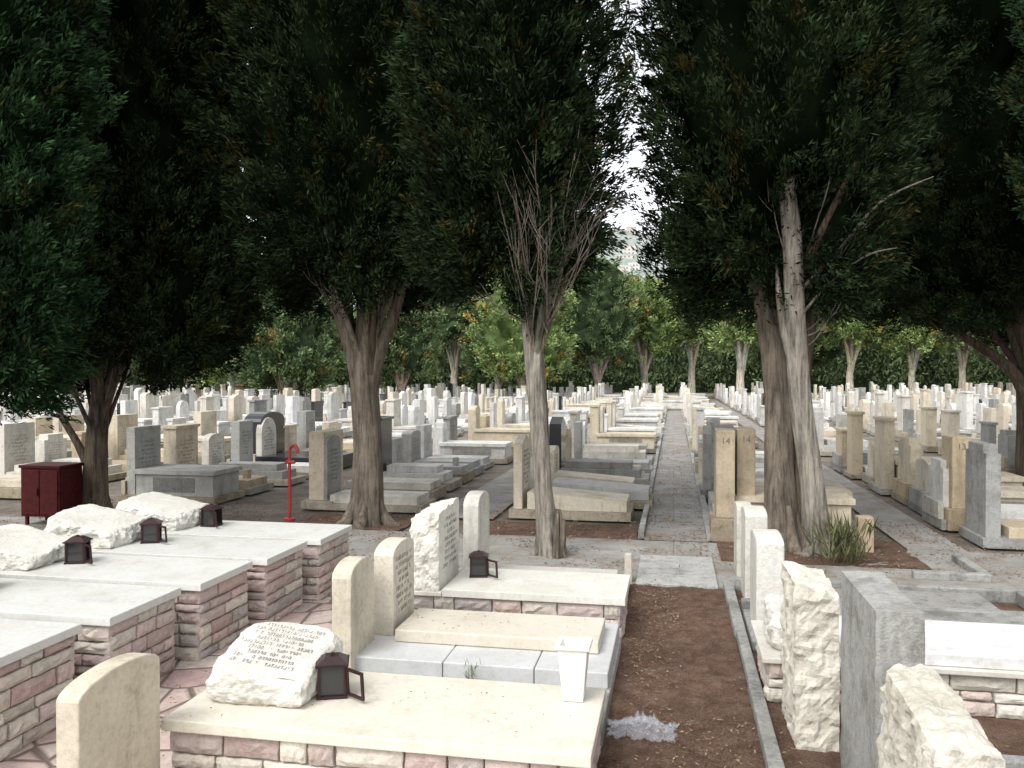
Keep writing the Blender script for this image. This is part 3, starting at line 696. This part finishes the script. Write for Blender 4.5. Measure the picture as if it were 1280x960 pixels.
P=[(-5.16,10.7,0),(-5.16,10.7,.4),(-5.16,10.7,.85),(-5.15,10.7,.98),(-5.09,10.68,1.03),(-5.03,10.66,.99),(-5.02,10.66,.92)]
V,F=tube_np(P,[.024,.022,.022,.022,.022,.022,.024],10,groove=0)
V2,F2=tube_np([(-5.16,10.7,0),(-5.16,10.7,.03),(-5.16,10.7,.05)],[.08,.08,.03],12,groove=0)
V3,F3=tube_np([(-5.22,10.7,.80),(-5.16,10.7,.80),(-5.08,10.7,.80)],[.02,.03,.02],8,groove=0)
V,F,C=merge([(V,F),(V2,F2),(V3,F3)],[(1,1,1)]*3);np_mesh('red_water_standpipe',V,F,C,M_red,smooth=True)

# plastic bag
rng=np.random.default_rng(8);n=40;V=[]
for j in range(n):
    for i in range(n):
        u,v=i/(n-1)-.5,j/(n-1)-.5;e=max(0,1-(u*u+v*v)*4)
        zz=.015+e*.045+abs(noise.noise(Vector((u*8,v*8,3))))*.07*(.4+e)+abs(noise.noise(Vector((u*20,v*20,7))))*.04
        V.append((-.17+u*.36*(1+.4*noise.noise(Vector((v*6,1,2)))),4.66+v*.22*(1+.4*noise.noise(Vector((u*6,4,2)))),.01+zz))
F=[(j*n+i,j*n+i+1,(j+1)*n+i+1,(j+1)*n+i) for j in range(n-1) for i in range(n-1)]
np_mesh('plastic_bag',np.array(V),np.array(F),np.ones((n*n,3)),M_bag)

rng=np.random.default_rng(9)
def litter(name,x0,x1,y0,y1,N,z,L,cols):
    P=np.stack([rng.uniform(x0,x1,N),rng.uniform(y0,y1,N),np.full(N,z)+rng.uniform(0,.008,N)],1)
    k=[noise.noise(Vector((p[0]*1.8,p[1]*1.8,5)))+rng.normal(0,.12) for p in P];P=P[np.array(k)>-.05]
    n=len(P);D=rng.normal(0,1,(n,3));D[:,2]*=.3
    V,F=leafquads(P,D,L,L*.28,rng);V[:,2]=np.maximum(V[:,2],z-.002)
    C=np.array(cols)[rng.integers(0,len(cols),n)]*rng.uniform(.6,1.2,(n,1))
    np_mesh(name,V,F,np.repeat(C,4,0),M_leaf)
LC=[(.20,.13,.085),(.28,.21,.14),(.10,.065,.045),(.34,.27,.18),(.14,.095,.065)]
litter('leaf_litter',-.35,.45,2,8,6000,.028,.026,LC)
litter('leaf_litter',.55,3.1,2,8.1,4000,.02,.03,LC)
litter('leaf_litter',-9,6,8.0,12,18000,.02,.04,LC)
litter('leaf_litter',-3.3,-2.3,2,8,1000,.014,.025,LC)
litter('leaf_litter',-.35,.41,9.3,24,2200,.018,.035,LC)
litter('leaf_litter',-2.4,-.4,3.66,4.44,60,.337,.02,LC)
litter('leaf_litter',-1.8,-.5,5.4,5.9,60,.287,.02,LC)
def plant(name,x,y,z,h,n,w,seed,c=(.07,.10,.035)):
    rng=np.random.default_rng(seed);D=rng.normal(0,.55,(n,3));D[:,2]=np.abs(D[:,2])+.7
    P=np.array([x,y,z])+rng.normal(0,1,(n,3))*np.array([w,w,0]);P[:,2]=z+rng.uniform(0,h*.6,n)
    V,F=leafquads(P,D,h*.4,h*.035,rng);C=np.array(c)*rng.uniform(.5,1.4,(n,1));np_mesh(name,V,F,np.repeat(C,4,0),M_leaf)
plant('dry_shrub',1.75,9.35,0,.55,330,.13,1,(.10,.105,.05));plant('weed_plant',-1.22,5.0,.1,.17,40,.02,2,(.19,.23,.15));plant('weed_plant',1.0,6.2,0,.2,50,.03,3)

# ---------------------------------------------------------------- light, sky, camera
w=bpy.data.worlds.new('World');scene.world=w;w.use_nodes=True;nt=w.node_tree
bg=nt.nodes['Background'];sk=nt.nodes.new('ShaderNodeTexSky');sk.sky_type='NISHITA';sk.sun_disc=False
EL=math.radians(52);AZ=math.radians(205)
sk.sun_elevation=EL;sk.sun_rotation=AZ;sk.dust_density=3;sk.air_density=1
hs=nt.nodes.new('ShaderNodeHueSaturation');hs.inputs['Saturation'].default_value=.15;hs.inputs['Value'].default_value=2.25
nt.links.new(sk.outputs[0],hs.inputs['Color']);nt.links.new(hs.outputs[0],bg.inputs[0]);bg.inputs[1].default_value=.15
sd=bpy.data.lights.new('sun','SUN');sd.energy=1.15;sd.angle=math.radians(25);sd.color=(1,.97,.93)
so=bpy.data.objects.new('sun',sd);COL.objects.link(so)
dv=Vector((math.sin(AZ)*math.cos(EL),math.cos(AZ)*math.cos(EL),math.sin(EL)))
so.rotation_euler=dv.to_track_quat('Z','Y').to_euler();so.location=dv*50
cd=bpy.data.cameras.new('camera');cam=bpy.data.objects.new('camera',cd);COL.objects.link(cam);scene.camera=cam
cam.location=(0,0,2.0);cam.rotation_euler=(math.radians(90-.655),0,math.radians(10.9))
cd.sensor_width=36;cd.lens=36*1050/1280;cd.clip_end=6000;cd.clip_start=.05
scene.view_settings.view_transform='Standard';scene.view_settings.look='None';scene.view_settings.exposure=0
print('graves',cnt,'far faces',len(far.f))
